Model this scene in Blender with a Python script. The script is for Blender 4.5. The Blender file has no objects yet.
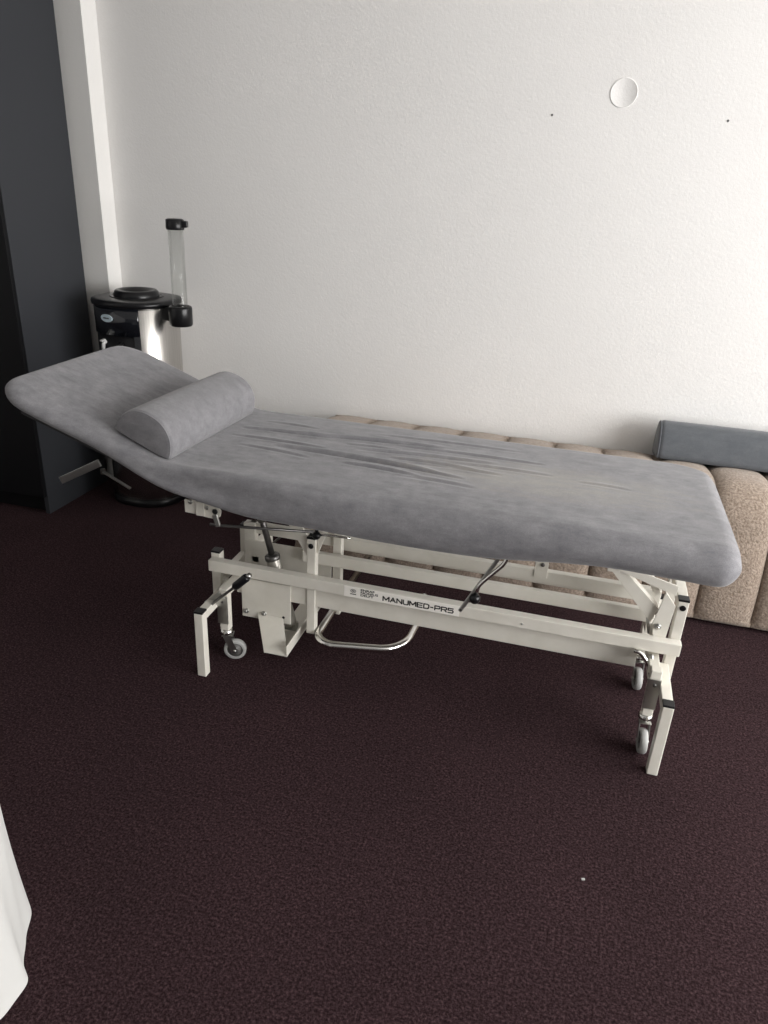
import bpy, bmesh, math, random
from mathutils import Vector, Matrix
random.seed(7)
scene = bpy.context.scene
COL = scene.collection
PI = math.pi

# ------------------------------------------------------------------ materials
def mat(name):
    m = bpy.data.materials.new(name); m.use_nodes = True
    nt = m.node_tree; b = nt.nodes['Principled BSDF']
    return m, nt, b
def simple(name, col, rough=.5, metal=0, spec=.5, coat=0, trans=0, ior=1.45):
    m, nt, b = mat(name)
    b.inputs['Base Color'].default_value = (*col, 1)
    b.inputs['Roughness'].default_value = rough
    b.inputs['Metallic'].default_value = metal
    b.inputs['Specular IOR Level'].default_value = spec
    b.inputs['Coat Weight'].default_value = coat
    b.inputs['Transmission Weight'].default_value = trans
    b.inputs['IOR'].default_value = ior
    return m
def coords(nt, scale=(1,1,1), kind='Object'):
    t = nt.nodes.new('ShaderNodeTexCoord'); mp = nt.nodes.new('ShaderNodeMapping')
    mp.inputs['Scale'].default_value = scale
    nt.links.new(t.outputs[kind], mp.inputs['Vector']); return mp.outputs['Vector']
def noise(nt, vec, scale, detail=4, rough=.55):
    n = nt.nodes.new('ShaderNodeTexNoise'); n.inputs['Scale'].default_value = scale
    n.inputs['Detail'].default_value = detail; n.inputs['Roughness'].default_value = rough
    nt.links.new(vec, n.inputs['Vector']); return n.outputs['Fac']
def ramp(nt, fac, stops):
    r = nt.nodes.new('ShaderNodeValToRGB'); e = r.color_ramp.elements
    while len(e) < len(stops): e.new(.5)
    for k, (p, c) in enumerate(stops): e[k].position = p; e[k].color = (*c, 1)
    nt.links.new(fac, r.inputs['Fac']); return r.outputs['Color']
def bump(nt, b, h, strength, dist, prev=None):
    n = nt.nodes.new('ShaderNodeBump'); n.inputs['Strength'].default_value = strength
    n.inputs['Distance'].default_value = dist
    nt.links.new(h, n.inputs['Height'])
    if prev: nt.links.new(prev, n.inputs['Normal'])
    nt.links.new(n.outputs['Normal'], b.inputs['Normal']); return n.outputs['Normal']
def mixc(nt, fac, a, b_, mode='MIX'):
    n = nt.nodes.new('ShaderNodeMix'); n.data_type = 'RGBA'; n.blend_type = mode
    if isinstance(fac, (int, float)): n.inputs[0].default_value = fac
    else: nt.links.new(fac, n.inputs[0])
    for i, v in ((6, a), (7, b_)):
        if isinstance(v, tuple): n.inputs[i].default_value = (*v, 1)
        else: nt.links.new(v, n.inputs[i])
    return n.outputs[2]

def plaster(name, col):
    m, nt, b = mat(name); v = coords(nt)
    f = noise(nt, v, 1.3, 3)
    c = ramp(nt, f, [(.3, tuple(x*.965 for x in col)), (.7, col)])
    nt.links.new(c, b.inputs['Base Color']); b.inputs['Roughness'].default_value = .9
    b.inputs['Specular IOR Level'].default_value = .2
    h = noise(nt, v, 110, 3, .6); n1 = bump(nt, b, h, .20, .0045)
    h2 = noise(nt, v, 25, 2, .5); bump(nt, b, h2, .03, .004, n1)
    return m
M = {}
M['wall'] = plaster('plaster_warm_white', (.80, .785, .768))
M['white_trim'] = plaster('plaster_pilaster', (.80, .785, .76))
M['dark_wall'] = simple('paint_grey', (.22, .22, .22), .9)
M['ceiling'] = simple('ceiling_white', (.8, .8, .78), .9)

def carpet():
    m, nt, b = mat('carpet_plum'); v = coords(nt)
    a = noise(nt, v, 165, 5, .8); a2 = noise(nt, v, 60, 3, .6); l = noise(nt, v, 2.2, 3)
    c = ramp(nt, a, [(.36, (.0098, .0048, .0056)), (.50, (.0290, .0160, .0180)), (.66, (.082, .051, .055))])
    c2 = ramp(nt, l, [(.3, (.88, .88, .88)), (.7, (1.1, 1.08, 1.08))])
    c3 = ramp(nt, a2, [(.3, (.8, .8, .8)), (.7, (1.15, 1.15, 1.15))])
    c = mixc(nt, 1.0, c, c2, 'MULTIPLY'); c = mixc(nt, 1.0, c, c3, 'MULTIPLY')
    nt.links.new(c, b.inputs['Base Color']); b.inputs['Roughness'].default_value = 1
    b.inputs['Specular IOR Level'].default_value = .05
    n1 = bump(nt, b, a, .7, .004); bump(nt, b, a2, .3, .004, n1)
    return m
M['carpet'] = carpet()

def velour(name, lo, hi, worn=None, fs=1.0):
    m, nt, b = mat(name); v = coords(nt); vs = coords(nt, (2.2, 7, 7))
    f = noise(nt, v, 14*fs, 8, .72); g = noise(nt, vs, 6, 5, .7); w = noise(nt, v, 420, 2, .6)
    c = ramp(nt, f, [(.3, lo), (.72, hi)])
    c = mixc(nt, .38, c, ramp(nt, g, [(.35, lo), (.65, hi)]))
    if worn:
        tc = nt.nodes.new('ShaderNodeTexCoord'); sp = nt.nodes.new('ShaderNodeSeparateXYZ')
        nt.links.new(tc.outputs['Object'], sp.inputs[0])
        def band(sock, c0, wd):
            s = nt.nodes.new('ShaderNodeMath'); s.operation = 'SUBTRACT'; nt.links.new(sock, s.inputs[0]); s.inputs[1].default_value = c0
            d = nt.nodes.new('ShaderNodeMath'); d.operation = 'DIVIDE'; nt.links.new(s.outputs[0], d.inputs[0]); d.inputs[1].default_value = wd
            p = nt.nodes.new('ShaderNodeMath'); p.operation = 'MULTIPLY'; nt.links.new(d.outputs[0], p.inputs[0]); nt.links.new(d.outputs[0], p.inputs[1])
            return p.outputs[0]
        bx_, by_ = band(sp.outputs['X'], -.05, .75), band(sp.outputs['Y'], 2.0, .26)
        s = nt.nodes.new('ShaderNodeMath'); s.operation = 'ADD'; nt.links.new(bx_, s.inputs[0]); nt.links.new(by_, s.inputs[1])
        n = nt.nodes.new('ShaderNodeMath'); n.operation = 'MULTIPLY_ADD'; nt.links.new(g, n.inputs[0]); n.inputs[1].default_value = 1.3; nt.links.new(s.outputs[0], n.inputs[2])
        fac = ramp(nt, n.outputs[0], [(.55, (.62,)*3), (1.0, (0,)*3)])
        c = mixc(nt, fac, c, worn)
    c = mixc(nt, 1.0, c, ramp(nt, w, [(.3, (.86,)*3), (.7, (1.1,)*3)]), 'MULTIPLY')
    nt.links.new(c, b.inputs['Base Color']); b.inputs['Roughness'].default_value = .85
    b.inputs['Specular IOR Level'].default_value = .15
    b.inputs['Sheen Weight'].default_value = .25; b.inputs['Sheen Roughness'].default_value = .45
    n1 = bump(nt, b, w, .35, .0015); bump(nt, b, f, .15, .004, n1)
    return m
M['velour'] = velour('velour_grey_sheet', (.132, .129, .141), (.268, .263, .272), (.335, .315, .283))
M['velour_bolster'] = velour('velour_grey_bolster', (.140, .137, .146), (.232, .227, .236), fs=1.6)
M['velour_blue'] = velour('velour_slate', (.082, .088, .098), (.120, .127, .138), fs=1.2)

def boucle():
    m, nt, b = mat('boucle_beige'); v = coords(nt)
    a = noise(nt, v, 120, 3, .6); l = noise(nt, v, 4, 3)
    c = ramp(nt, a, [(.3, (.205, .155, .118)), (.7, (.405, .330, .270))])
    c = mixc(nt, 1.0, c, ramp(nt, l, [(.3, (.92,)*3), (.7, (1.05,)*3)]), 'MULTIPLY')
    nt.links.new(c, b.inputs['Base Color']); b.inputs['Roughness'].default_value = .95
    b.inputs['Specular IOR Level'].default_value = .1
    b.inputs['Sheen Weight'].default_value = .2
    bump(nt, b, a, .8, .006); return m
M['boucle'] = boucle()
def cream():
    m, nt, b = mat('cream_powder_coat'); v = coords(nt)
    f = noise(nt, v, 14, 4)
    nt.links.new(ramp(nt, f, [(.3, (.68, .65, .575)), (.7, (.76, .73, .66))]), b.inputs['Base Color'])
    b.inputs['Roughness'].default_value = .38; b.inputs['Coat Weight'].default_value = .15
    return m
M['cream'] = cream()
M['plate_white'] = simple('sticker_white', (.92, .89, .83), .3)
M['black_plastic'] = simple('black_plastic', (.007, .007, .008), .28, spec=.4)
M['black_gloss'] = simple('black_gloss', (.008, .009, .012), .12, coat=.5)
M['ink'] = simple('black_ink', (.015, .015, .015), .5)
M['grey_ink'] = simple('grey_ink', (.12, .12, .12), .5)
M['chrome'] = simple('chrome', (.72, .71, .68), .16, 1)
M['zinc'] = simple('zinc_plated_steel', (.50, .50, .48), .34, 1)
M['dark_steel'] = simple('dark_steel', (.16, .155, .15), .38, .9)
M['cyl_grey'] = simple('lift_cylinder_grey', (.42, .40, .36), .35, .5)
M['rubber'] = simple('wheel_grey_rubber', (.38, .38, .37), .45)
M['wheel_dark'] = simple('wheel_hub_dark', (.13, .125, .12), .5)
M['board'] = simple('backrest_board_black', (.03, .03, .032), .6)
M['cab_side'] = simple('cabinet_anthracite', (.030, .032, .037), .55, spec=.35)
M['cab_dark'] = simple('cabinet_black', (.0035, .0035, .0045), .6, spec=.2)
def steel():
    m, nt, b = mat('brushed_stainless'); v = coords(nt, (1, 1, .02))
    f = noise(nt, v, 160, 3)
    nt.links.new(ramp(nt, f, [(.3, (.48, .46, .44)), (.7, (.62, .60, .57))]), b.inputs['Base Color'])
    b.inputs['Metallic'].default_value = 1; b.inputs['Roughness'].default_value = .27
    return m
M['steel'] = steel()
def clear():
    m, nt, b = mat('clear_acrylic'); nt.nodes.remove(b); out = nt.nodes['Material Output']
    tr = nt.nodes.new('ShaderNodeBsdfTransparent'); tr.inputs[0].default_value = (.97, .975, .97, 1)
    gl = nt.nodes.new('ShaderNodeBsdfGlossy'); gl.inputs['Roughness'].default_value = .08
    lw = nt.nodes.new('ShaderNodeLayerWeight'); lw.inputs[0].default_value = .25
    fr = nt.nodes.new('ShaderNodeMath'); fr.operation = 'MULTIPLY'; fr.inputs[1].default_value = .45; nt.links.new(lw.outputs['Facing'], fr.inputs[0])
    mx = nt.nodes.new('ShaderNodeMixShader'); nt.links.new(fr.outputs[0], mx.inputs[0])
    nt.links.new(tr.outputs[0], mx.inputs[1]); nt.links.new(gl.outputs[0], mx.inputs[2]); nt.links.new(mx.outputs[0], out.inputs[0])
    return m
M['clear'] = clear()
M['badge'] = simple('badge_pale_blue', (.55, .66, .72), .3)
M['cloth'] = simple('white_cotton', (.50, .495, .48), .9)
M['glass'] = simple('window_glass', (1, 1, 1), 0, trans=1, ior=1.0)
M['tap'] = simple('tap_white', (.7, .7, .68), .3)

# ------------------------------------------------------------------ builders
def link(name, me, m, parent=None, smooth=False, bevel=0):
    o = bpy.data.objects.new(name, me); COL.objects.link(o)
    if m: me.materials.append(m)
    if smooth:
        for p in me.polygons: p.use_smooth = True
    if parent is not None:
        o.parent = parent
        if parent.type == 'EMPTY': o.location = -Vector(parent.location)
    if bevel:
        b = o.modifiers.new('Bevel', 'BEVEL'); b.width = bevel; b.segments = 3; b.limit_method = 'ANGLE'; b.angle_limit = math.radians(40)
        for p in me.polygons: p.use_smooth = True
        w = o.modifiers.new('WN', 'WEIGHTED_NORMAL'); w.keep_sharp = True
    return o
def obj(name, bm, m, parent=None, smooth=False, bevel=0):
    bmesh.ops.recalc_face_normals(bm, faces=bm.faces)
    me = bpy.data.meshes.new(name); bm.to_mesh(me); bm.free()
    return link(name, me, m, parent, smooth, bevel)
def tag(o, label=None, cat=None, group=None, kind=None):
    if label: o['label'] = label
    if cat: o['category'] = cat
    if group: o['group'] = group
    if kind: o['kind'] = kind
    return o
def empty(name, loc, label, cat, group=None):
    o = bpy.data.objects.new(name, None); COL.objects.link(o); o.location = loc; o.empty_display_size = .1
    return tag(o, label, cat, group)
def box(bm, x0, x1, y0, y1, z0, z1):
    vs = [bm.verts.new((x, y, z)) for z in (z0, z1) for x, y in ((x0, y0), (x1, y0), (x1, y1), (x0, y1))]
    for f in ((3,2,1,0), (4,5,6,7), (0,1,5,4), (1,2,6,5), (2,3,7,6), (3,0,4,7)):
        bm.faces.new([vs[i] for i in f])
    return bm
def B(*a): return box(bmesh.new(), *a)
def bar(bm, p, q, w, h, up=(0,0,1)):
    """rectangular bar from p to q, w sideways and h along up"""
    p, q = Vector(p), Vector(q); d = (q-p).normalized(); u = Vector(up); s = d.cross(u).normalized(); u = s.cross(d).normalized()
    vs = [bm.verts.new(c + s*a*w/2 + u*b*h/2) for c in (p, q) for a, b in ((-1,-1), (1,-1), (1,1), (-1,1))]
    for f in ((3,2,1,0), (4,5,6,7), (0,1,5,4), (1,2,6,5), (2,3,7,6), (3,0,4,7)):
        bm.faces.new([vs[i] for i in f])
    return bm
def smooth_path(pts, r, n=7):
    """round the corners of a polyline"""
    pts = [Vector(p) for p in pts]; out = [pts[0]]
    for i in range(1, len(pts)-1):
        a, b, c = pts[i-1], pts[i], pts[i+1]
        da, dc = (a-b), (c-b); k = min(r, da.length*.49, dc.length*.49)
        s, e = b + da.normalized()*k, b + dc.normalized()*k
        for j in range(n+1):
            t = j/n; out.append((1-t)**2*s + 2*t*(1-t)*b + t*t*e)
    out.append(pts[-1]); return out
def tube(bm, pts, r, seg=16, corner=0, caps=True):
    pts = smooth_path(pts, corner) if corner else [Vector(p) for p in pts]
    n = len(pts); rs = r if isinstance(r, (list, tuple)) else [r]*n
    d0 = (pts[1]-pts[0]).normalized(); ref = Vector((0,0,1)) if abs(d0.z) < .9 else Vector((1,0,0))
    side = d0.cross(ref).normalized(); rings = []
    for i in range(n):
        d = (pts[min(i+1, n-1)] - pts[max(i-1, 0)]).normalized()
        side = (side - d*side.dot(d)).normalized(); up = d.cross(side)
        rings.append([bm.verts.new(pts[i] + (side*math.cos(2*PI*k/seg) + up*math.sin(2*PI*k/seg))*rs[i]) for k in range(seg)])
    for a, b in zip(rings, rings[1:]):
        for k in range(seg): bm.faces.new((a[k], a[(k+1)%seg], b[(k+1)%seg], b[k]))
    if caps: bm.faces.new(rings[0][::-1]); bm.faces.new(rings[-1])
    return bm
def T(pts, r, **k): return tube(bmesh.new(), pts, r, **k)
def lathe(bm, prof, c, axis=(0,0,1), seg=40):
    """prof: (radius, height) pairs along axis from c"""
    ax = Vector(axis).normalized(); ref = Vector((1,0,0)) if abs(ax.x) < .9 else Vector((0,1,0))
    s = ax.cross(ref).normalized(); u = ax.cross(s); c = Vector(c); rings = []
    for r, h in prof:
        if r < 1e-6: rings.append([bm.verts.new(c + ax*h)])
        else: rings.append([bm.verts.new(c + ax*h + (s*math.cos(2*PI*k/seg) + u*math.sin(2*PI*k/seg))*r) for k in range(seg)])
    for a, b in zip(rings, rings[1:]):
        for k in range(seg):
            j = (k+1) % seg
            if len(a) == 1 and len(b) == 1: continue
            if len(a) == 1: bm.faces.new((a[0], b[j], b[k]))
            elif len(b) == 1: bm.faces.new((a[k], a[j], b[0]))
            else: bm.faces.new((a[k], a[j], b[j], b[k]))
    return bm
def prism(bm, poly, axis, a0, a1):
    """polygon extruded along x/y/z between a0 and a1; poly holds the two other coordinates in order"""
    def P(p, a): return {'y': (p[0], a, p[1]), 'x': (a, p[0], p[1]), 'z': (p[0], p[1], a)}[axis]
    A = [bm.verts.new(P(p, a0)) for p in poly]; C = [bm.verts.new(P(p, a1)) for p in poly]; n = len(poly)
    bm.faces.new(A); bm.faces.new(C[::-1])
    for i in range(n): bm.faces.new((A[i], C[i], C[(i+1)%n], A[(i+1)%n]))
    return bm
def disc(name, c, r, th, axis, m, parent, seg=24):
    return obj(name, lathe(bmesh.new(), [(0, 0), (r*.9, 0), (r, th*.25), (r, th*.75), (r*.85, th), (0, th)], c, axis, seg), m, parent, True)

# ------------------------------------------------------------------ the room
XW0, XW1, YW0, YW1, ZC = -3.6, 3.4, -3.4, 3.25, 2.65
def struct(name, bm, m, parent=None, bevel=0): 
    o = obj(name, bm, m, parent, bevel=bevel)
    if parent is None: o['kind'] = 'structure'
    return o
struct('floor', B(XW0-.1, XW1+.1, YW0-.1, YW1+.1, -.08, 0), M['carpet'])
struct('ceiling', B(XW0-.1, XW1+.1, YW0-.1, YW1+.1, ZC, ZC+.1), M['ceiling'])
struct('wall_back', B(XW0, XW1+.1, YW1, YW1+.12, 0, ZC), M['wall'])
struct('wall_left', B(XW0-.12, XW0, YW0, YW1+.12, 0, ZC), M['wall'])
struct('wall_front', B(XW0-.12, XW1+.1, YW0-.12, YW0, 0, ZC), M['dark_wall'])
struct('trim_1', B(XW0, -2.18, 3.145, YW1, 0, ZC), M['white_trim'])
# window wall on the right: a wide window above a low parapet
WY0, WY1, WZ0, WZ1 = -1.4, 2.9, .50, 2.40
bm = bmesh.new()
box(bm, XW1, XW1+.12, YW0-.12, YW1+.12, 0, WZ0); box(bm, XW1, XW1+.12, YW0-.12, YW1+.12, WZ1, ZC)
box(bm, XW1, XW1+.12, YW0-.12, WY0, WZ0, WZ1); box(bm, XW1, XW1+.12, WY1, YW1+.12, WZ0, WZ1)
struct('wall_right', bm, M['wall'])
bm = bmesh.new()
for y in (WY0+.03, .03, 1.47, WY1-.03): box(bm, XW1+.03, XW1+.09, y-.03, y+.03, WZ0, WZ1)
box(bm, XW1+.03, XW1+.09, WY0, WY1, WZ0, WZ0+.06); box(bm, XW1+.03, XW1+.09, WY0, WY1, WZ1-.06, WZ1)
w1 = struct('window_1', bm, M['plate_white'])

# small round blanking cover and two screw holes on the back wall
o = obj('blanking_cover', lathe(bmesh.new(), [(0, -.001), (.0495, -.001), (.0495, .0018), (.048, .0026), (.0455, .0010), (0, .0010)], (.013, YW1, 1.83), (0,-1,0), 48), M['wall'], None, True)
tag(o, 'round painted blanking cover set flush in the white wall above the couch', 'wall cover')
for x, z, lab in ((-.238, 1.751, 'tiny dark screw plug in the wall, left of the round cover'), (.392, 1.749, 'tiny dark screw plug in the wall, right of the round cover')):
    o = obj('wall_plug', lathe(bmesh.new(), [(0, 0), (.0045, 0), (.004, .0015), (.0015, .0005), (0, .0005)], (x, YW1, z), (0,-1,0), 16), M['grey_ink'], None, True)
    tag(o, lab, 'wall plug', 'screw plugs in the white wall')

# ------------------------------------------------------------------ wardrobe at the left
cab = empty('wardrobe', (-2.9, 2.87, 0), 'tall anthracite wardrobe standing in the left corner', 'wardrobe')
CX, CY0, CY1, CH = -2.27, 2.62, 3.095, 2.45
obj('side_panel', B(CX-.022, CX, CY0+.022, CY1, .0, CH), M['cab_side'], cab, bevel=.0015)
obj('side_panel', B(-3.55, -3.528, CY0+.022, CY1, .0, CH), M['cab_side'], cab, bevel=.0015)
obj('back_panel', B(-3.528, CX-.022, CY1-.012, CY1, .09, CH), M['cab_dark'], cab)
obj('top_panel', B(-3.528, CX-.022, CY0+.022, CY1-.012, CH-.022, CH), M['cab_side'], cab)
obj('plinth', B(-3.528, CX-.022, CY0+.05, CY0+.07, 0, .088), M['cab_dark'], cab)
for x0, x1, hx in ((-3.55, -2.913, -2.95), (-2.909, CX, -2.87)):
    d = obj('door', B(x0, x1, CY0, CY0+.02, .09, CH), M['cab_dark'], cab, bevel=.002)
    obj('handle', T([(hx, CY0+.002, 1.02), (hx, CY0-.03, 1.02), (hx, CY0-.03, 1.22), (hx, CY0+.002, 1.22)], .006, corner=.015), M['dark_steel'], d, True)

# ------------------------------------------------------------------ upholstered bench along the wall
def make_bench():
    X0, DX, NCH = .572 - 8*.205, .205, 18
    prof = []
    def arc(cx, cz, r, a0, a1, n):
        for i in range(n+1):
            a = math.radians(a0 + (a1-a0)*i/n); prof.append((cx + r*math.cos(a), cz + r*math.sin(a)))
    prof.append((3.0, .010))
    arc(2.69, .035, .025, 270, 180, 5)
    for i in range(1, 8): prof.append((2.665 + .045*(i/8)**2, .035 + (.36-.035)*i/8))
    arc(2.88, .365, .168, 178, 90, 14)
    for i in range(1, 7): prof.append((2.88 + .30*i/7, .533 - .046*(i/7)**1.6))
    arc(3.18, .435, .05, 80, 0, 6); prof.append((3.23, .3)); prof.append((3.23, .1)); arc(3.19, .05, .04, 0, -90, 3)
    n = len(prof); cy = sum(p[0] for p in prof)/n; cz = sum(p[1] for p in prof)/n
    nor = []
    for i in range(n):
        a, b = prof[i-1], prof[(i+1) % n]; t = Vector((b[0]-a[0], b[1]-a[1])).normalized()
        nn = Vector((-t.y, t.x))
        if nn.dot(Vector((prof[i][0]-cy, prof[i][1]-cz))) < 0: nn = -nn
        nor.append(nn)
    bm = bmesh.new(); rings = []; us = [-1, -.985, -.95, -.88, -.75, -.55, -.3, 0, .3, .55, .75, .88, .95, .985]
    xs = []
    for k in range(NCH):
        for u in us: xs.append((X0 + DX*(k + (u+1)/2), u))
    xs.append((X0 + DX*NCH, 1))
    for x, u in xs:
        off = -.034*(1 - (1-abs(u)**3.2)**(1/2.2)) if abs(u) < 1 else -.034
        ring = []
        for i, (y, z) in enumerate(prof):
            q = Vector((y, z)) + nor[i]*off*(1 if y < 3.2 else .1)*(1 if z > .02 else .1)
            ring.append(bm.verts.new((x, q.x, max(q.y, .012))))
        rings.append(ring)
    for a, b in zip(rings, rings[1:]):
        for i in range(n): bm.faces.new((a[i], a[(i+1) % n], b[(i+1) % n], b[i]))
    bm.faces.new(rings[0]); bm.faces.new(rings[-1][::-1])
    o = obj('upholstery', bm, M['boucle'], None, True)
    return o
bench = empty('upholstered_bench', (.3, 2.97, 0), 'beige boucle bench with vertical channels along the white wall', 'bench')
u = make_bench(); u.parent = bench; u.location = -Vector(bench.location)
obj('base', B(-1.03, 2.57, 2.78, 3.2, 0, .02), M['black_plastic'], bench)

# D shaped bolster: chord from a to b (in x/z or y/z), bulge r, lying along the remaining axis
def d_profile(a, b, r, n=26, p=2.2, flip=1):
    a, b = Vector(a), Vector(b); c = (a+b)/2; h = (b-a)/2; nn = Vector((-h.y, h.x)).normalized()*flip; pts = []
    for i in range(n+1):
        t = PI*i/n; cs, sn = math.cos(t), math.sin(t)
        pts.append(c - h*(abs(cs)**(2/p))*(1 if cs > 0 else -1)*1.0 + nn*r*(abs(sn)**(2/p)))
    for i in range(1, 8): pts.append(b + (a-b)*i/8 - nn*.006*math.sin(i/8*PI))
    return pts
def bolster(name, prof, axis, s0, s1, m, er=.018):
    c = sum(prof, Vector((0, 0)))/len(prof); bm = bmesh.new(); rings = []
    st = []
    for e in (1, .97, .88, .72, .5, .28, .1, 0): st.append((s0 + er*(1-math.cos(math.asin(min(1, 1-e))))*0 + er*(1-math.sqrt(max(0, 1-e*e))), e))
    L = [(s0, .0)]
    def sec(s, inset): 
        out = []
        for q in prof:
            d = (q-c); out.append(c + d*(1 - inset/max(d.length, 1e-4)))
        return [bm.verts.new((v.x, s, v.y) if axis == 'y' else (s, v.x, v.y)) for v in out]
    N = 6
    for i in range(N+1):
        t = (PI/2)*i/N; rings.append(sec(s0 + er*(1-math.sin(t)) if False else s0 + er*(1-math.cos(PI/2-t)) if False else s0 + er - er*math.cos(t), er*(1-math.sin(t))))
    for i in range(1, 30): rings.append(sec(s0 + er + (s1-s0-2*er)*i/30, -.0015*math.sin(PI*i/30)))
    for i in range(N+1):
        t = (PI/2)*i/N; rings.append(sec(s1 - er + er*math.sin(t), er*(1-math.cos(t))))
    n = len(prof)
    for a, b in zip(rings, rings[1:]):
        for i in range(n): bm.faces.new((a[i], a[(i+1) % n], b[(i+1) % n], b[i]))
    for ring, s in ((rings[0], s0-.004), (rings[-1], s1+.004)):
        mid = [bm.verts.new(((v.co.x+c.x)/2, s, (v.co.z+c.y)/2) if axis == 'y' else (s, (v.co.y+c.x)/2, (v.co.z+c.y)/2)) for v in ring]
        ce = bm.verts.new((c.x, s, c.y) if axis == 'y' else (s, c.x, c.y))
        for i in range(n):
            j = (i+1) % n; bm.faces.new((ring[i], ring[j], mid[j], mid[i])); bm.faces.new((mid[i], mid[j], ce))
    return obj(name, bm, m, None, True)
def piping(prof, axis, s, m, parent, r=.0032, inset=.006):
    c = sum(prof, Vector((0, 0)))/len(prof); pts = []
    for q in prof + [prof[0]]:
        d = q-c; v = c + d*(1 - inset/max(d.length, 1e-4)); pts.append((v.x, s, v.y) if axis == 'y' else (s, v.x, v.y))
    return obj('piping', T(pts, r, seg=8), m, parent, True)

pf = d_profile((3.03, .520), (3.225, .482), .148, p=2.2)
o = bolster('bolster_cushion', pf, 'x', .36, 1.16, M['velour_blue'], .024)
sbol = o
tag(o, 'long slate grey bolster lying on top of the beige bench', 'bolster')
piping(pf, 'x', .366, M['velour_blue'], o)

# ------------------------------------------------------------------ the treatment couch
couch = empty('treatment_couch', (-.3, 2.03, 0), 'cream framed treatment couch with grey velour mattress and raised headrest', 'treatment couch')
def sp(t, k): 
    return k*math.log1p(math.exp(min(40, t/k)))
XF, XH = .455, -1.594
CREASES = [((-1.02,2.108),(-.70,2.118),.0060,.007), ((-.84,2.115),(-.36,2.165),.0075,.008), ((-.62,1.925),(-.38,1.90),.0050,.006), ((-.50,2.02),(-.24,2.01),.0055,.006), ((-1.02,2.03),(-.70,2.02),.0034,.006),
           ((-.86,1.990),(-.34,1.945),.0085,.009), ((-.62,2.055),(-.18,2.085),.0042,.007), ((-.56,1.965),(-.26,1.93),.0040,.006),
           ((-.96,1.955),(-.72,1.925),.0028,.006), ((-.52,2.13),(-.05,2.135),.0036,.006), ((-.60,2.215),(-.12,2.225),.0028,.006),
           ((-.42,2.00),(-.16,2.00),.0036,.006), ((-.98,2.20),(-.78,2.19),.0024,.006), ((-.45,1.89),(-.22,1.875),.0028,.007),
           ((-.34,2.045),(-.02,2.05),.0028,.006), ((.05,2.03),(.20,2.02),.0018,.006), ((-.66,2.085),(-.48,2.09),.0030,.005)]
def crease(x, y):
    d = 0
    for (x0, y0), (x1, y1), a, w in CREASES:
        t = (x-x0)/(x1-x0)
        if t < -.02 or t > 1.02: continue
        t = min(1, max(0, t)); yc = y0 + (y1-y0)*t + .006*math.sin(t*PI)
        v = (y-yc)/w; env = math.sin(PI*t)**.6
        if abs(v) < 5: d += 1.35*a*env*(-math.exp(-v*v) + .75*math.exp(-((v-1.9)/1.3)**2) + .3*math.exp(-((v+2)/1.4)**2))
    return d
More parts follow.
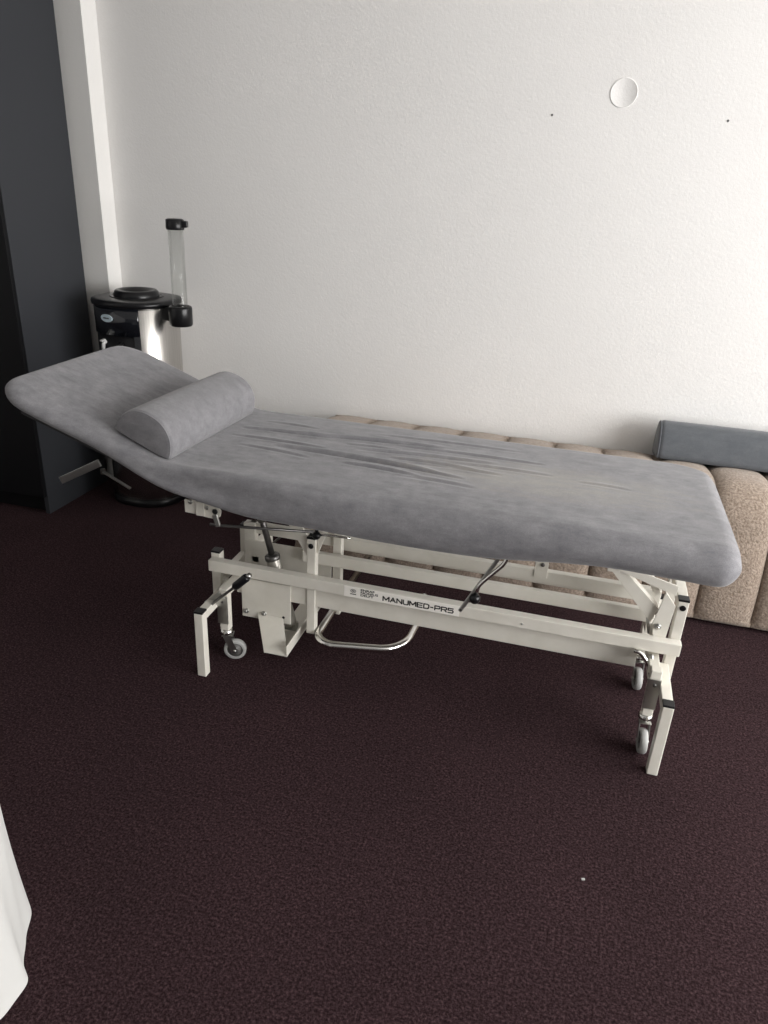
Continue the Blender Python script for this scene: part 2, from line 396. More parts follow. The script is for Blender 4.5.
def make_mattress():
    bm = bmesh.new(); rings = []
    xs = []
    er = .045
    for i in range(14): xs.append(XH + .16*(1-math.cos(i/14*PI/2)))
    NM = 330
    for i in range(NM+1): xs.append(XH + .16 + (XF-.2-XH-.16)*i/NM)
    for i in range(1, 19): xs.append(XF - .2 + .2*math.sin(i/18*PI/2))
    xs[0] = XH + 1e-4; xs[-1] = XF - 1e-4
    for x in xs:
        eh, ef = x-XH, XF-x
        def rnd(e, r): return 0 if e >= r else r - math.sqrt(max(0, r*r-(r-e)**2))
        yn = 1.695 + max(rnd(eh, .085), rnd(ef, .065)); yf = 2.365 - max(rnd(eh, .13), rnd(ef, .16))
        # the headrest narrows very slightly where the cover pulls in
        yn += .012*math.exp(-((x+1.30)/.12)**2)
        k = max(0, min(1, (x+1.28)/.45)); k = k*k*(3-2*k)
        th = .066 + .036*k
        dr = max(0, min(1, (.20-x)/.42)); dr = dr*dr*(3-2*dr); dl = max(0, min(1, (x+1.02)/.25)); dr *= dl*dl*(3-2*dl)
        e = min(eh, ef); fth = 1 if e >= er else math.sqrt(max(.02, 1-((er-e)/er)**2))
        ring = []
        NT, NS, NB = 150, 14, 16
        def ztop(y): 
            kk = .022 + .022*math.exp(-((y-1.70)/.05)**2)
            return .735 + .375*sp(-1.075-x, kk) - .375*kk*math.log(2)*0
        def put(y, f):   # f: -1 bottom .. 1 top
            zt = ztop(y); mid = zt - th/2
            z = mid + f*th/2*fth
            if f > .2:
                z += .007*(1-((y-2.03)/.335)**4)*fth
                if -1.06 < x < .3: z += crease(x, y)*min(1, max(0, f))
            if f < .6: z -= .027*dr*min(1, (.6-f)/1.2)*math.exp(-max(0, y-1.74)/.06)
            # the pulled cover stands up as a soft ridge beside the hinge
            z += .018*math.exp(-((x+.95)/.22)**2)*math.exp(-((y-1.716)/.017)**2)*max(0, f)
            z -= .010*math.exp(-((x+1.0)/.16)**2)*math.exp(-((y-1.70)/.02)**2)
            # fabric undulation along the near flank
            z += .004*math.sin(x*7.1+1.0)*math.exp(-((y-1.72)/.05)**2)
            if y < 1.80: y += .020*math.exp(-((x+.93)/.20)**2)*math.exp(-((f-.15)/.45)**2)*math.exp(-max(0, y-1.70)/.02)
            ring.append(bm.verts.new((x, y, z)))
        rn, rf = min(.060, (yf-yn)/2.2), min(.045, (yf-yn)/2.2)
        for i in range(NS):       # near flank from bottom to top
            a = -PI/2 + PI*i/NS; put(yn + rn*(1-math.cos(a)), math.sin(a))
        for i in range(NT): put(yn + rn + (yf-yn-rn-rf)*i/NT, 1)
        for i in range(NS): 
            a = PI/2 - PI*i/NS; put(yf - rf*(1-math.cos(a)), math.sin(a))
        for i in range(NB): put(yf - rf - (yf-yn-rn-rf)*i/NB, -1)
        rings.append(ring)
    n = len(rings[0])
    for a, b in zip(rings, rings[1:]):
        for i in range(n): bm.faces.new((a[i], a[(i+1) % n], b[(i+1) % n], b[i]))
    bm.faces.new(rings[0]); bm.faces.new(rings[-1][::-1])
    return obj('mattress', bm, M['velour'], couch, True)
mat_o = make_mattress()

# head bolster resting in the crook of the headrest
pb = d_profile((-1.236, .816), (-1.060, .744), .100, p=2.2)
o = bolster('bolster_cushion', pb, 'y', 1.742, 2.262, M['velour_bolster'], .014)
o.data.transform(Matrix.Translation((-1.038, 2.26, 0)) @ Matrix.Rotation(math.radians(-2.6), 4, 'Z') @ Matrix.Translation((1.05, -2.26, 0)))
hbol = o
tag(o, 'short mid grey bolster resting against the raised headrest of the couch', 'bolster')
piping(pb, 'y', 1.746, M['velour_bolster'], o, .0028)
piping(pb, 'y', 2.258, M['velour_bolster'], o, .0028)
for c_ in o.children: c_.data.transform(Matrix.Translation((-1.038, 2.26, 0)) @ Matrix.Rotation(math.radians(-2.6), 4, 'Z') @ Matrix.Translation((1.05, -2.26, 0)))

C = M['cream']; t = .03
# long base rail facing the viewer, with its sticker and lettering
railA = obj('frame_rail', B(-1.081, .407, 1.947, 1.977, .284, .3247), C, couch, bevel=.003)
npl = obj('name_plate', B(-.607, -.236, 1.9463, 1.9475, .2855, .3225), M['plate_white'], railA)
def text(name, s, x, z, size, sx, m, parent, y=1.9462, bold=0.0):
    cu = bpy.data.curves.new(name, 'FONT'); cu.body = s; cu.size = size; cu.extrude = .0002; cu.offset = bold; cu.resolution_u = 3
    tmp = bpy.data.objects.new(name, cu); COL.objects.link(tmp)
    dg = bpy.context.evaluated_depsgraph_get(); me = bpy.data.meshes.new_from_object(tmp.evaluated_get(dg))
    bpy.data.objects.remove(tmp)
    me.transform(Matrix.Translation((x, y, z)) @ Matrix.Rotation(PI/2, 4, 'X') @ Matrix.Diagonal((sx, 1, 1, 1)))
    me.materials.clear()
    return link(name, me, m, parent)
GLY = {'M': [[(0,0),(0,1),(.5,.25),(1,1),(1,0)]], 'A': [[(0,0),(.5,1),(1,0)],[(.2,.32),(.8,.32)]], 'N': [[(0,0),(0,1),(1,0),(1,1)]],
       'U': [[(0,1),(0,.18),(.18,0),(.82,0),(1,.18),(1,1)]], 'E': [[(1,1),(0,1),(0,0),(1,0)],[(0,.5),(.9,.5)]],
       'D': [[(0,0),(0,1),(.78,1),(1,.8),(1,.2),(.78,0),(0,0)]], '-': [[(.1,.45),(.9,.45)]],
       'P': [[(0,0),(0,1),(.85,1),(1,.88),(1,.55),(.85,.42),(0,.42)]], 'R': [[(0,0),(0,1),(.85,1),(1,.88),(1,.58),(.85,.46),(0,.46)],[(.6,.46),(1,0)]],
       '5': [[(1,1),(.05,1),(0,.55),(.85,.6),(1,.45),(1,.15),(.85,0),(0,0)]]}
bm = bmesh.new(); xl = -.4785
for chh in 'MANUMED-PR5':
    wl = {'M': .0190, '-': .009}.get(chh, .0156)
    for st in GLY[chh]:
        for (a0, b0), (a1, b1) in zip(st, st[1:]):
            p0 = Vector((xl + a0*wl, 1.9461, .2940 + b0*.0150)); p1 = Vector((xl + a1*wl, 1.9461, .2940 + b1*.0150))
            dd = (p1-p0).normalized()*.0012; bar(bm, p0-dd, p1+dd, .0038, .0006, (0, 1, 0))
    xl += wl + .0051
obj('lettering', bm, M['ink'], railA)
for k, s in enumerate(('ENRAF', 'NONIUS', 'DELFT')):
    text('small_lettering', s, -.553, .3130-.0092*k, .0105, 1.45, M['ink'], railA, bold=.0003)
bm = bmesh.new()
ringp = [(-.577 + .0085*math.cos(a*PI/10), 1.9462, .3085 + .0058*math.sin(a*PI/10)) for a in range(21)]
tube(bm, ringp, .0009, seg=6); box(bm, -.5815, -.5725, 1.9458, 1.9464, .3065, .3105); box(bm, -.587, -.567, 1.9458, 1.9464, .2955, .2985)
obj('logo', bm, M['ink'], railA)
obj('screw_head', lathe(bmesh.new(), [(0,0),(.0035,0),(.003,.001),(0,.0012)], (-.045, 1.947, .300), (0,-1,0), 12), M['zinc'], railA, True)
# rail ends: black plugs
for x0, x1 in ((-1.0815, -1.0795), (.4055, .4085)):
    obj('end_plug', B(x0, x1, 1.950, 1.974, .287, .3217), M['black_plastic'] if x0 > 0 else C, railA)
# lower rail just behind, and the two rails on the far side
obj('frame_rail', B(-1.0, .30, 1.985, 2.015, .198, .262), C, couch, bevel=.003)
obj('frame_rail', B(-.80, .325, 2.08, 2.10, .3035, .3465), C, couch, bevel=.003)
obj('frame_rail', B(-.70, .36, 2.18, 2.205, .3185, .3665), C, couch, bevel=.003)
# far housing plate at the head end and its end upright
obj('housing_plate', B(-1.03, -.71, 2.12, 2.125, .15, .332), C, couch, bevel=.001)
obj('housing_upright', B(-1.035, -.992, 2.125, 2.155, .15, .392), C, couch, bevel=.003)
obj('housing_top_rail', B(-1.02, -.70, 2.135, 2.155, .352, .392), C, couch, bevel=.003)

def post(x0, y0, z0, z1, cap=True, pin=None, w=t):
    p = obj('frame_post', B(x0, x0+w, y0, y0+w, z0, z1), C, couch, bevel=.003)
    if cap: obj('post_cap', B(x0-.0005, x0+w+.0005, y0-.0005, y0+w+.0005, z1-.002, z1+.005), M['black_plastic'], p, bevel=.002)
    if pin: disc('pivot_pin', (x0+w/2, y0, pin), .0088, .003, (0,-1,0), M['black_plastic'], p)
    return p
post(-.747, 1.980, .092, .448, pin=.423)
post(.376, 1.980, .155, .448, pin=.427)
post(-1.087, 1.980, .155, .338, w=.032)
post(-.707, 2.125, .092, .400, cap=False)
post(.376, 2.20, .155, .448)
post(-1.087, 2.20, .155, .338, w=.032)
obj('cross_bar', B(.376, .406, 2.0105, 2.1995, .418, .449), C, couch, bevel=.003)
obj('cross_bar', B(-.747, -.717, 2.0105, 2.20, .418, .446), C, couch, bevel=.003)
obj('cross_bar', B(-1.085, -1.058, 2.0125, 2.20, .21, .238), C, couch, bevel=.003)
obj('cross_bar', B(.345, .375, 2.0, 2.225, .155, .185), C, couch, bevel=.003)

# L shaped feet
def foot(x, yl, ypost, near=True):
    s = 1 if near else -1
    xx = x
    f = obj('foot', B(xx, xx+t, min(yl, yl+s*t), max(yl, yl+s*t), 0, .2365), C, couch, bevel=.003)
    obj('foot_arm', B(xx, xx+t, min(yl+s*t, ypost), max(yl+s*t, ypost), .2065, .2365), C, f, bevel=.003)
    obj('foot_cap', B(xx-.0005, xx+t+.0005, min(yl, yl+s*t)-.0005, max(yl, yl+s*t)+.0005, .2355, .2425), M['black_plastic'], f, bevel=.002)
    return f
foot(-1.0395, 1.763, 1.98); foot(.3595, 1.763, 1.98)
foot(-1.075, 2.40, 2.232, False); foot(.376, 2.40, 2.23, False)
# arm link between left foot arm and the post behind it
obj('cross_bar', B(-1.056, -1.0385, 1.985, 2.008, .2065, .2365), C, couch, bevel=.002)

# casters: post, plate, fork, wheel
def caster(x, y, ang, plate=True):
    """x, y: left near corner of its square post; ang: heading of the wheel (0 = wheel plane along X)"""
    c = obj('caster_post', B(x, x+t, y, y+t, .118, .275), C, couch, bevel=.003)
    if plate:
        obj('caster_plate', B(x-.004, x+t+.002, y-.006, y-.001, .148, .250), M['zinc'], c, bevel=.001)
        disc('plate_bolt', (x+t*.5, y-.006, .232), .005, .004, (0,-1,0), M['dark_steel'], c, 12)
    cx, cy = x+t/2, y+t/2
    k = obj('caster', lathe(bmesh.new(), [(0,.119),(.017,.119),(.019,.115),(.022,.110),(.022,.104),(.015,.098),(.010,.094),(0,.094)], (cx, cy, 0)), M['chrome'], couch, True)
    d = Vector((math.cos(ang), math.sin(ang), 0)); n = Vector((-d.y, d.x, 0)); cen = Vector((cx, cy, 0)) + d*.026 + Vector((0, 0, .0375))
    bm = bmesh.new()
    for s in (-1, 1):
        a = Vector((cx, cy, .097)) + n*s*.0145 - d*.012
        b_ = cen + n*s*.0145
        bar(bm, a + d*.012, b_ - Vector((0,0,.004)), .0022, .022, d)
    box_c = Vector((cx, cy, .096)) + d*.003
    bar(bm, box_c - d*.018, box_c + d*.020, .032, .003)
    obj('fork', bm, M['zinc'], k)
    w = obj('wheel', lathe(bmesh.new(), [(.026,-.010),(.034,-.0105),(.037,-.007),(.0375,0),(.037,.007),(.034,.0105),(.026,.010),(.026,-.010)], cen, n, 48), M['rubber'], k, True)
    obj('wheel_hub', lathe(bmesh.new(), [(0,-.0112),(.007,-.0112),(.008,-.007),(.026,-.006),(.026,.006),(.008,.007),(.007,.0112),(0,.0112)], cen, n, 32), M['wheel_dark'], w, True)
    obj('axle', lathe(bmesh.new(), [(0,-.018),(.005,-.018),(.005,.018),(0,.018)], cen, n, 16), M['zinc'], w, True)
    return k
caster(-1.006, 1.868, math.radians(18)); caster(.329, 1.868, math.radians(-86))
caster(-1.006, 2.165, math.radians(20), False); caster(.326, 2.180, math.radians(-84), False)
# arms that carry the caster posts
for x in (-1.006, .325):
    obj('caster_arm', B(x, x+t, 1.898, 1.979, .245, .272), C, couch, bevel=.003)
    obj('caster_arm', B(x, x+t, 2.12, 2.165, .245, .272), C, couch, bevel=.003)

# brake pedals: flat steel lever with a black grip
def pedal(y, s=1):
    p = obj('brake_lever', bar(bmesh.new(), (-1.035, y, .212), (-.915, y-.01*s, .330), .022, .007, (-.7, 0, .7)), M['dark_steel'], couch, bevel=.001)
    obj('lever_collar', bar(bmesh.new(), (-1.04, y+.012*s, .214), (-.985, y+.012*s, .262), .004, .03, (-.7, 0, .7)), M['zinc'], p, bevel=.001)
    obj('grip', T([(-.932, y-.01*s, .313), (-.926, y-.01*s, .319), (-.888, y-.01*s, .357), (-.884, y-.01*s, .361)], [.009, .0135, .0135, .010], seg=20), M['black_plastic'], p, True)
    obj('grip_tip', T([(-.886, y-.01*s, .359), (-.876, y-.01*s, .369)], .008, seg=16), M['zinc'], p, True)
    return p
pedal(1.842); pedal(2.215, -1)

# bent release rods at the foot end
obj('release_rod', T([(.282, 1.938, .287), (.300, 1.936, .284), (.326, 1.928, .258), (.340, 1.915, .225), (.345, 1.89, .17)], .0068, seg=12, corner=.01), M['chrome'], couch, True)
obj('release_rod', T([(.330, 1.940, .283), (.337, 1.935, .262), (.352, 1.905, .20)], .006, seg=12, corner=.01), M['zinc'], couch, True)

# bolted side plate, lower channel and the lift cylinder
pl = obj('side_plate', B(-.979, -.803, 1.979, 1.984, .113, .262), C, couch, bevel=.001)
for x, z, mm in ((-.963, .137, 'zinc'), (-.898, .139, 'zinc')):
    disc('bolt', (x, 1.979, z), .0095, .005, (0,-1,0), M[mm], pl); disc('bolt_head', (x, 1.975, z), .0055, .006, (0,-1,0), M[mm], pl, 6)
disc('plate_hole', (-.828, 1.979, .137), .0048, .0012, (0,-1,0), M['ink'], pl, 16)
bm = bmesh.new()   # channel: sloping front plate, bottom strip running back, lit right-hand cheek
P = lambda *a: bm.verts.new(a)
v = [P(-.922,1.978,.135), P(-.830,1.978,.130), P(-.772,1.868,.068), P(-.852,1.868,.062), P(-.922,1.982,.139), P(-.830,1.982,.134), P(-.772,1.872,.072), P(-.852,1.872,.066)]
for f in ((0,1,2,3), (7,6,5,4), (0,4,5,1), (1,5,6,2), (2,6,7,3), (3,7,4,0)): bm.faces.new([v[i] for i in f])
ch = obj('cylinder_channel', bm, C, couch, bevel=.0008)
obj('channel_cheek', B(-.775, -.771, 1.868, 2.26, .066, .104), C, ch, bevel=.0008)
obj('channel_floor', B(-.850, -.772, 1.870, 2.26, .062, .066), C, ch, bevel=.0008)
bot = Vector((-.818, 2.03, .070)); top = Vector((-.892, 2.03, .352)); d = (top-bot).normalized()
cyl = obj('lift_cylinder', lathe(bmesh.new(), [(0,0),(.014,0),(.021,.010),(.021,.10),(.024,.105),(.024,.262),(.021,.268),(0,.268)], bot, d), M['cyl_grey'], couch, True)
obj('cylinder_collar', lathe(bmesh.new(), [(.012,.262),(.0255,.262),(.0265,.266),(.0255,.277),(.020,.281),(.012,.282)], bot, d), M['dark_steel'], cyl, True)
obj('piston_rod', T([bot+d*.26, bot+d*.50], .0105, seg=20), M['dark_steel'], cyl, True)
obj('rod_end', T([bot+d*.40, bot+d*.52], .0145, seg=20), M['zinc'], cyl, True)
obj('cylinder_foot', B(-.84, -.80, 2.015, 2.045, .064, .09), M['zinc'], cyl, bevel=.002)

# lift arms at both ends
def flat(name, pts, y0, y1, parent=couch, m=None, bevel=.001): return obj(name, prism(bmesh.new(), pts, 'y', y0, y1), m or C, parent, bevel=bevel)
flat('lift_arm', [(.165,.522),(.232,.497),(.330,.405),(.316,.356)], 1.992, 2.022)
flat('lift_arm', [(.160,.524),(.200,.530),(.368,.490),(.368,.458),(.232,.500)], 1.986, 1.991)
jp = flat('lift_arm', [(.320,.358),(.338,.470),(.371,.430),(.364,.318),(.331,.312)], 1.978, 1.984)
disc('joint_bolt', (.336, 1.978, .356), .010, .006, (0,-1,0), M['zinc'], jp); disc('joint_pin', (.336, 1.973, .356), .005, .006, (0,-1,0), M['chrome'], jp, 12)
flat('lift_arm', [(.255,.512),(.275,.512),(.345,.400),(.330,.385)], 2.10, 2.125)
flat('link_plate', [(.318,.352),(.344,.352),(.350,.235),(.328,.235)], 1.991, 1.997)
obj('link_rod', T([(.306, 2.01, .372), (.322, 2.01, .31)], .005, seg=10), M['zinc'], couch, True)
flat('lift_arm', [(-.820,.490),(-.775,.490),(-.742,.442),(-.748,.375)], 1.992, 2.0)
flat('lift_arm', [(-.705,.470),(-.685,.470),(-.712,.395),(-.718,.395)], 1.992, 2.0)
flat('lift_arm', [(-.86,.53),(-.72,.47),(-.72,.455),(-.86,.505)], 2.06, 2.08)

# upper frame hidden under the mattress and the blocks that carry it
for y in (1.86, 2.20): obj('upper_rail', B(-1.04, .30, y, y+.03, .600, .628), C, couch, bevel=.003)
for x in (-.86, .17): obj('upper_cross_rail', B(x-.0, x+.03, 1.891, 2.199, .600, .628), C, couch, bevel=.003)
for x0, z0 in ((.17, .50),):
    obj('carrier', B(x0, x0+.035, 1.99, 2.05, z0, .600), C, couch, bevel=.002)
obj('mattress_board', B(-1.02, .41, 1.78, 2.30, .628, .6385), M['board'], couch, bevel=.002)
obj('carrier', B(-.86, -.83, 2.06, 2.08, .48, .600), C, couch)

# headrest board and its two ratchet levers
def hz(x): return .735 - .066 + .375*sp(-1.075-x, .045)
obj('headrest_board', prism(bmesh.new(), [(-1.54, hz(-1.54)-.002), (-1.07, hz(-1.07)-.004), (-1.07, hz(-1.07)-.018), (-1.54, hz(-1.54)-.016)], 'y', 1.735, 2.32), M['board'], couch, bevel=.002)
lv = obj('headrest_lever', bar(bmesh.new(), (-1.612, 1.95, .527), (-1.455, 1.95, .612), .008, .024, (0, 0, 1)), M['zinc'], couch, bevel=.001)
obj('headrest_lever', bar(bmesh.new(), (-1.43, 1.93, .592), (-1.335, 1.93, .548), .010, .005, (0, 0, 1)), M['zinc'], couch, bevel=.001)
obj('lever_bracket', B(-1.440, -1.428, 1.930, 1.94, .582, .600), M['dark_steel'], couch)
# hinge bracket on the near side under the mattress
hb = flat('hinge_bracket', [(-1.066,.605),(-1.066,.564),(-1.024,.562),(-1.024,.560),(-.968,.556),(-.952,.566),(-.948,.584),(-.958,.600),(-1.0,.612)], 1.80, 1.806)
obj('bracket_arm', B(-1.05, -.96, 1.806, 1.86, .585, .600), C, hb, bevel=.001)
for x, z, r, mm in ((-.966, .582, .0085, 'ink'), (-1.045, .600, .007, 'zinc'), (-.992, .590, .006, 'zinc')):
    disc('hinge_pin', (x, 1.80, z), r, .004, (0,-1,0), M[mm], hb, 16)
obj('bracket_step', B(-1.026, -1.0, 1.794, 1.80, .562, .606), C, hb, bevel=.001)
obj('pull_link', bar(bmesh.new(), (-.968, 1.80, .572), (-.958, 1.80, .534), .008, .016, (1, 0, 0)), M['zinc'], couch, bevel=.002)
obj('pull_rod', T([(-.985, 1.80, .537), (-.955, 1.80, .538), (-.68, 1.86, .537)], .0042, seg=10), M['dark_steel'], couch, True)
kb = obj('release_handle', T([(-.695, 1.895, .510), (-.62, 1.895, .517), (-.575, 1.895, .518)], .0035, seg=10), M['chrome'], couch, True)
obj('knob', lathe(bmesh.new(), [(0,-.013),(.008,-.011),(.013,-.004),(.013,.004),(.008,.011),(0,.013)], (-.683, 1.895, .509), (1,0,0), 24), M['black_plastic'], kb, True)
obj('knob_stem', T([(-.705, 1.90, .505), (-.683, 1.895, .509), (-.683, 1.90, .60)], .006, seg=10), M['black_plastic'], kb, True)

# height release handles hanging on the near side
h1 = obj('release_handle', T([(-.098, 1.76, .640), (-.104, 1.755, .595), (-.158, 1.75, .530), (-.168, 1.75, .515), (-.173, 1.75, .485)], .0058, seg=14, corner=.02), M['chrome'], couch, True)
obj('knob', lathe(bmesh.new(), [(0,-.0155),(.006,-.0143),(.011,-.011),(.0145,-.006),(.0155,0),(.0145,.006),(.011,.011),(.006,.0143),(0,.0155)], (-.1745, 1.75, .474), (0,0,1), 28), M['black_plastic'], h1, True)
h2 = obj('release_handle', bar(bmesh.new(), (-.212, 1.748, .427), (-.112, 1.775, .622), .007, .011, (1, 0, 0)), M['zinc'], couch, bevel=.002)
disc('handle_eye', (-.2085, 1.7445, .434), .004, .002, (0,-1,0), M['dark_steel'], h2, 12)
obj('handle_bracket', B(-.125, -.09, 1.765, 1.86, .608, .628), M['zinc'], couch, bevel=.002)
# small bolted tabs on the far rail
tb = obj('rail_tab', B(-.036, .006, 2.176, 2.180, .345, .412), C, couch, bevel=.001)
disc('bolt', (-.012, 2.176, .392), .007, .004, (0,-1,0), M['dark_steel'], tb, 12)
obj('upper_catch', T([(-.40, 1.87, .60), (-.345, 1.865, .548), (-.285, 1.865, .545), (-.275, 1.865, .560)], .0035, seg=10, corner=.008), M['dark_steel'], couch, True)

# chrome foot bar for raising the couch
obj('foot_bar', T([(-.696, 2.56, .115), (-.700, 2.10, .105), (-.702, 1.962, .100), (-.655, 1.928, .099), (-.455, 1.970, .099), (-.408, 2.03, .100), (-.400, 2.16, .105), (-.400, 2.24, .165)], .0138, seg=20, corner=.04), M['chrome'], couch, True)
obj('foot_bar_bracket', B(-.712, -.688, 2.20, 2.23, .10, .16), M['zinc'], couch, bevel=.001)
for x in (-.714, ): pass

# cushions settle on what carries them: their undersides follow the surface below
from mathutils.bvhtree import BVHTree
def settle(cushion, under, gap=.0015):
    off = Vector(under.parent.location) + Vector(under.location) if under.parent else Vector(under.location)
    t_ = BVHTree.FromPolygons([v.co + off for v in under.data.vertices], [tuple(p.vertices) for p in under.data.polygons])
    for o_ in (cushion, *cushion.children):
        for v in o_.data.vertices:
            hit = t_.ray_cast(Vector((v.co.x, v.co.y, 2.0)), Vector((0, 0, -1)))[0]
            if hit is not None and v.co.z < hit.z + gap: v.co.z = hit.z + gap
settle(hbol, mat_o, .003); settle(sbol, u, .004)
# ------------------------------------------------------------------ water cooler in the corner
cc = Vector((-1.962, 3.03, 0))
cooler = empty('water_cooler', cc, 'stainless steel and black water cooler standing in the corner behind the couch', 'water cooler')
def sq_ring(bm, r, z, seg=96, a0=0, a1=2*PI, p=2.35, closed=True, sx=1.0):
    out = []
    for k in range(seg if closed else seg+1):
        a = a0 + (a1-a0)*k/seg; c, s = math.cos(a), math.sin(a)
        rr = r/((abs(c)**p + abs(s)**p)**(1/p))
        out.append(bm.verts.new((cc.x + rr*c*sx, cc.y + rr*s, z)))
    return out
def shell(name, prof, m, parent, **k):
    bm = bmesh.new(); rings = [sq_ring(bm, r, z, **k) for r, z in prof]; n = len(rings[0]); closed = k.get('closed', True)
    for a, b in zip(rings, rings[1:]):
        for i in range(n if closed else n-1): bm.faces.new((a[i], a[(i+1) % n], b[(i+1) % n], b[i]))
    if closed: bm.faces.new(rings[0][::-1]); bm.faces.new(rings[-1])
    return obj(name, bm, m, parent, True)
R = .173
shell('base', [(R+.004, 0), (R+.006, .004), (R+.006, .03), (R+.002, .034)], M['black_plastic'], cooler)
shell('body', [(R-.002, .034), (R, .036), (R, .938), (R-.002, .940)], M['steel'], cooler)
# curved black front panel with a dispensing recess
def panel(name, r0, r1, z0, z1, d0, d1, m, parent, seg=40):
    bm = bmesh.new(); a0, a1 = math.radians(d0), math.radians(d1)
    A = [sq_ring(bm, r, z, seg, a0, a1, closed=False) for r, z in ((r1, z0), (r1, z1), (r0, z1), (r0, z0))]
    for q in range(4):
        a, b = A[q], A[(q+1) % 4]
        for i in range(seg): bm.faces.new((a[i], a[i+1], b[i+1], b[i]))
    bm.faces.new([A[q][0] for q in range(4)]); bm.faces.new([A[q][-1] for q in range(3, -1, -1)])
    return obj(name, bm, m, parent, True)
D0, D1 = -176, -57
fp = panel('front_panel', R-.005, R+.006, .818, .940, D0, D1, M['black_gloss'], cooler)
panel('recess', R-.012, R+.0015,   .56, .818, D0+6, D1-8, M['black_plastic'], cooler)
panel('side_strip', R-.005, R+.006, .50, .818, D1-9, D1, M['black_gloss'], cooler, 8)
panel('side_strip', R-.005, R+.006, .50, .818, D0, D0+7, M['black_gloss'], cooler, 8)
panel('lower_panel', R-.005, R+.006, .44, .56, D0, D1, M['black_gloss'], cooler)
panel('drip_tray', R, R+.05, .56, .575, -135, -75, M['black_plastic'], cooler)
def on_body(deg, r, z):
    a = math.radians(deg); c, s = math.cos(a), math.sin(a); rr = r/((abs(c)**2.35+abs(s)**2.35)**(1/2.35)); return Vector((cc.x+rr*c, cc.y+rr*s, z))
for dg_, col in ((-112, M['tap']), (-84, M['black_plastic'])):
    p = on_body(dg_, R-.006, .785); n = (p-Vector((cc.x, cc.y, .80))).normalized()
    tp = obj('tap', T([p, p+n*.020, p+n*.024+Vector((0,0,-.030))], .008, seg=12, corner=.01), col, cooler, True)
    obj('tap_lever', bar(bmesh.new(), p+n*.012+Vector((0,0,.012)), p+n*.034+Vector((0,0,.008)), .016, .005), col, tp, bevel=.001)
# oval badge on the panel
p = on_body(-104, R+.006, .890); n = (p-Vector((cc.x, cc.y, .890))).normalized(); s = Vector((0,0,1)).cross(n).normalized()
bm = bmesh.new(); e = [bm.verts.new(p + n*.0025 + s*.034*math.cos(2*PI*k/32) + Vector((0,0,1))*.0165*math.sin(2*PI*k/32)) for k in range(32)]
e2 = [bm.verts.new(v.co - n*.004) for v in e]; bm.faces.new(e); bm.faces.new(e2[::-1])
for k in range(32): bm.faces.new((e[k], e2[k], e2[(k+1) % 32], e[(k+1) % 32]))
bd = obj('badge', bm, M['badge'], cooler)
bm = bmesh.new()
for k, (a, w_) in enumerate(((-.015, .005), (-.0085, .004), (-.002, .006), (.0055, .005), (.0125, .005))):
    bar(bm, p+n*.003+s*(a-w_/2), p+n*.003+s*(a+w_/2), .0012, .0055)
obj('badge_mark', bm, M['ink'], bd)
shell('top_lid', [(R+.008, .936), (R+.013, .939), (R+.015, .952), (R+.012, .960), (R-.01, .964), (R-.03, .966), (.10, .967), (.05, .967)], M['black_plastic'], cooler)
obj('bottle_collar', lathe(bmesh.new(), [(.100,.966),(.100,.974),(.095,.988),(.088,.994),(.078,.995),(.068,.990),(.050,.980),(.042,.9705),(0,.9705)], (cc.x, cc.y, 0)), M['black_plastic'], cooler, True)
obj('lid_rim', lathe(bmesh.new(), [(.118,.962),(.118,.968),(.112,.970),(.106,.966),(.106,.962)], (cc.x, cc.y, 0)), M['black_plastic'], cooler, True)
# cup dispenser on its right side
dc = Vector((-1.704, 2.955, 0))
cd = obj('cup_dispenser', lathe(bmesh.new(), [(.028,.868),(.046,.870),(.050,.876),(.051,.945),(.048,.952),(.040,.955),(.036,.950),(.036,.875),(.028,.872),(.028,.868)], dc), M['black_plastic'], cooler, True)
obj('dispenser_bracket', bar(bmesh.new(), (-1.80, 2.985, .912), (-1.735, 2.965, .912), .05, .055), M['black_plastic'], cd, bevel=.004)
ax_ = (dc.x, dc.y, 0)
obj('clear_tube', lathe(bmesh.new(), [(.0325,.90),(.0325,1.285),(.0305,1.285),(.0305,.90),(.0325,.90)], ax_), M['clear'], cd, True)
cp = obj('tube_cap', lathe(bmesh.new(), [(0,1.308),(.030,1.308),(.0375,1.304),(.0385,1.272),(.0365,1.265),(.0325,1.265),(.0325,1.298),(0,1.298)], ax_), M['black_plastic'], cd, True)
obj('cap_lug', bar(bmesh.new(), (dc.x+.02, dc.y+.0, 1.288), (dc.x+.054, dc.y+.01, 1.288), .03, .026), M['black_plastic'], cp, bevel=.005)

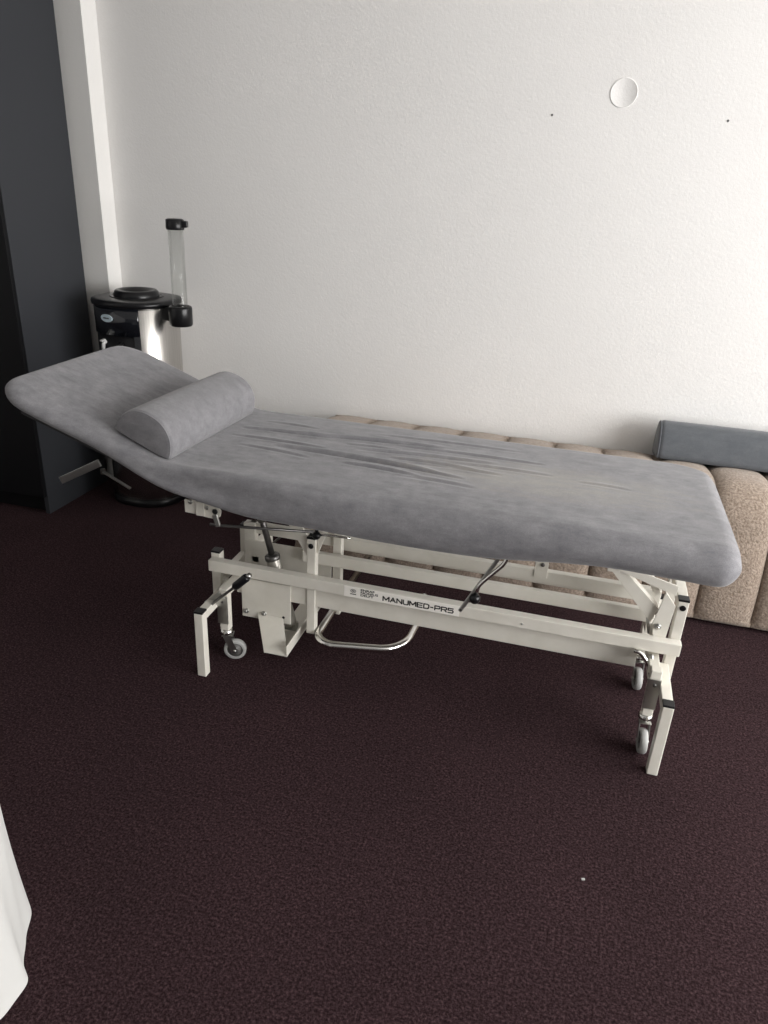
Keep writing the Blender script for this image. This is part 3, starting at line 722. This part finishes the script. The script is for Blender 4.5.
# ------------------------------------------------------------------ white cloth at the left edge
def make_cloth():
    lo = [(-1.75,.93),(-1.45,.95),(-1.2,.915),(-1.06,.925),(-.972,.890),(-.938,.832),(-.900,.785),(-.872,.748),(-.868,.695),(-.89,.62),(-.885,.52),(-.91,.40),(-.885,.27),(-.91,.12),(-.98,.02),(-1.2,-.01),(-1.45,.02),(-1.75,0),(-1.80,.25),(-1.77,.5),(-1.80,.75)]
    hi = [(-1.72,.875),(-1.45,.88),(-1.22,.88),(-1.12,.90),(-1.025,.90),(-.985,.87),(-.985,.82),(-.99,.75),(-1.0,.70),(-1.02,.62),(-1.04,.52),(-1.04,.40),(-1.04,.27),(-1.04,.12),(-1.06,.06),(-1.2,.05),(-1.45,.05),(-1.72,.05),(-1.74,.25),(-1.74,.5),(-1.74,.75)]
    def cr(P, m=12):
        out = []; n = len(P); V = [Vector(p) for p in P]
        for i in range(n):
            a, b, c, d = V[i-1], V[i], V[(i+1) % n], V[(i+2) % n]
            for j in range(m):
                t = j/m; out.append(.5*((2*b) + (c-a)*t + (2*a-5*b+4*c-d)*t*t + (3*b-a-3*c+d)*t**3))
        return out
    L, H = cr(lo), cr(hi); bm = bmesh.new(); rings = []; n = len(L); ce = Vector((-1.4, .46))
    for z in (.006, .03, .08, .14, .2, .27, .34, .42, .5, .58, .65, .70, .735, .750, .756):
        t = min(1, z/.74)**.85; ring = []
        for i in range(n):
            v = L[i]*(1-t) + H[i]*t; d = (v-ce)
            f = .0025*math.sin(i*.33+z*3)*(1-t) + .002*math.sin(i*.17+z*9)*(1-t)
            v = v + d.normalized()*f
            if z > .74: v = v - d.normalized()*(.02 if z > .753 else .006)
            ring.append(bm.verts.new((v.x, v.y, z)))
        rings.append(ring)
    for a, b in zip(rings, rings[1:]):
        for i in range(n): bm.faces.new((a[i], a[(i+1) % n], b[(i+1) % n], b[i]))
    bm.faces.new(rings[-1])
    o = obj('draped_cloth', bm, M['cloth'], None, True)
    return tag(o, 'white cloth hanging to the carpet at the left edge, nearest the viewer', 'cloth')
make_cloth()

# specks of lint on the carpet
for x, y, a, l, lab in ((.196, 1.347, .1, .0035, 'tiny white lint speck on the carpet in front of the couch foot end'),):
    o = obj('lint_speck', bar(bmesh.new(), (x-l, y, .002), (x+l, y+.002, .002), .004, .003), M['cloth'], None); tag(o, lab, 'lint')

# ------------------------------------------------------------------ light
world = bpy.data.worlds.new('World'); scene.world = world; world.use_nodes = True
bg = world.node_tree.nodes['Background']; bg.inputs['Color'].default_value = (.80, .88, 1, 1); bg.inputs['Strength'].default_value = 1.0
def area(name, loc, rot, sx, sy, power, col):
    l = bpy.data.lights.new(name, 'AREA'); l.shape = 'RECTANGLE'; l.size = sx; l.size_y = sy; l.energy = power; l.color = col
    o = bpy.data.objects.new(name, l); COL.objects.link(o); o.location = loc; o.rotation_euler = rot; return o
# daylight entering through the right-hand window
area('window_daylight', (XW1+.16, (WY0+WY1)/2, (WZ0+WZ1)/2), (0, math.radians(90), 0), WZ1-WZ0, WY1-WY0, 335, (1, .985, .968))

# ------------------------------------------------------------------ camera
cam = bpy.data.cameras.new('camera'); co = bpy.data.objects.new('camera', cam); COL.objects.link(co)
cam.sensor_fit = 'VERTICAL'; cam.sensor_height = 24; cam.lens = 740*24/1024; cam.clip_start = .02
r_ = Vector((0.96329434, 0.26430698, 0.04696633)); u_ = Vector((-0.15000444, 0.38487973, 0.91069548)); w_ = Vector((-0.22262679, 0.88431296, -0.41039969))
co.matrix_world = Matrix(((r_.x, u_.x, -w_.x, 0), (r_.y, u_.y, -w_.y, 0), (r_.z, u_.z, -w_.z, 1.5), (0, 0, 0, 1)))
scene.camera = co
vs = scene.view_settings
vs.view_transform = 'Standard'; vs.look = 'None'; vs.exposure = -.06; vs.gamma = 1; vs.use_curve_mapping = False
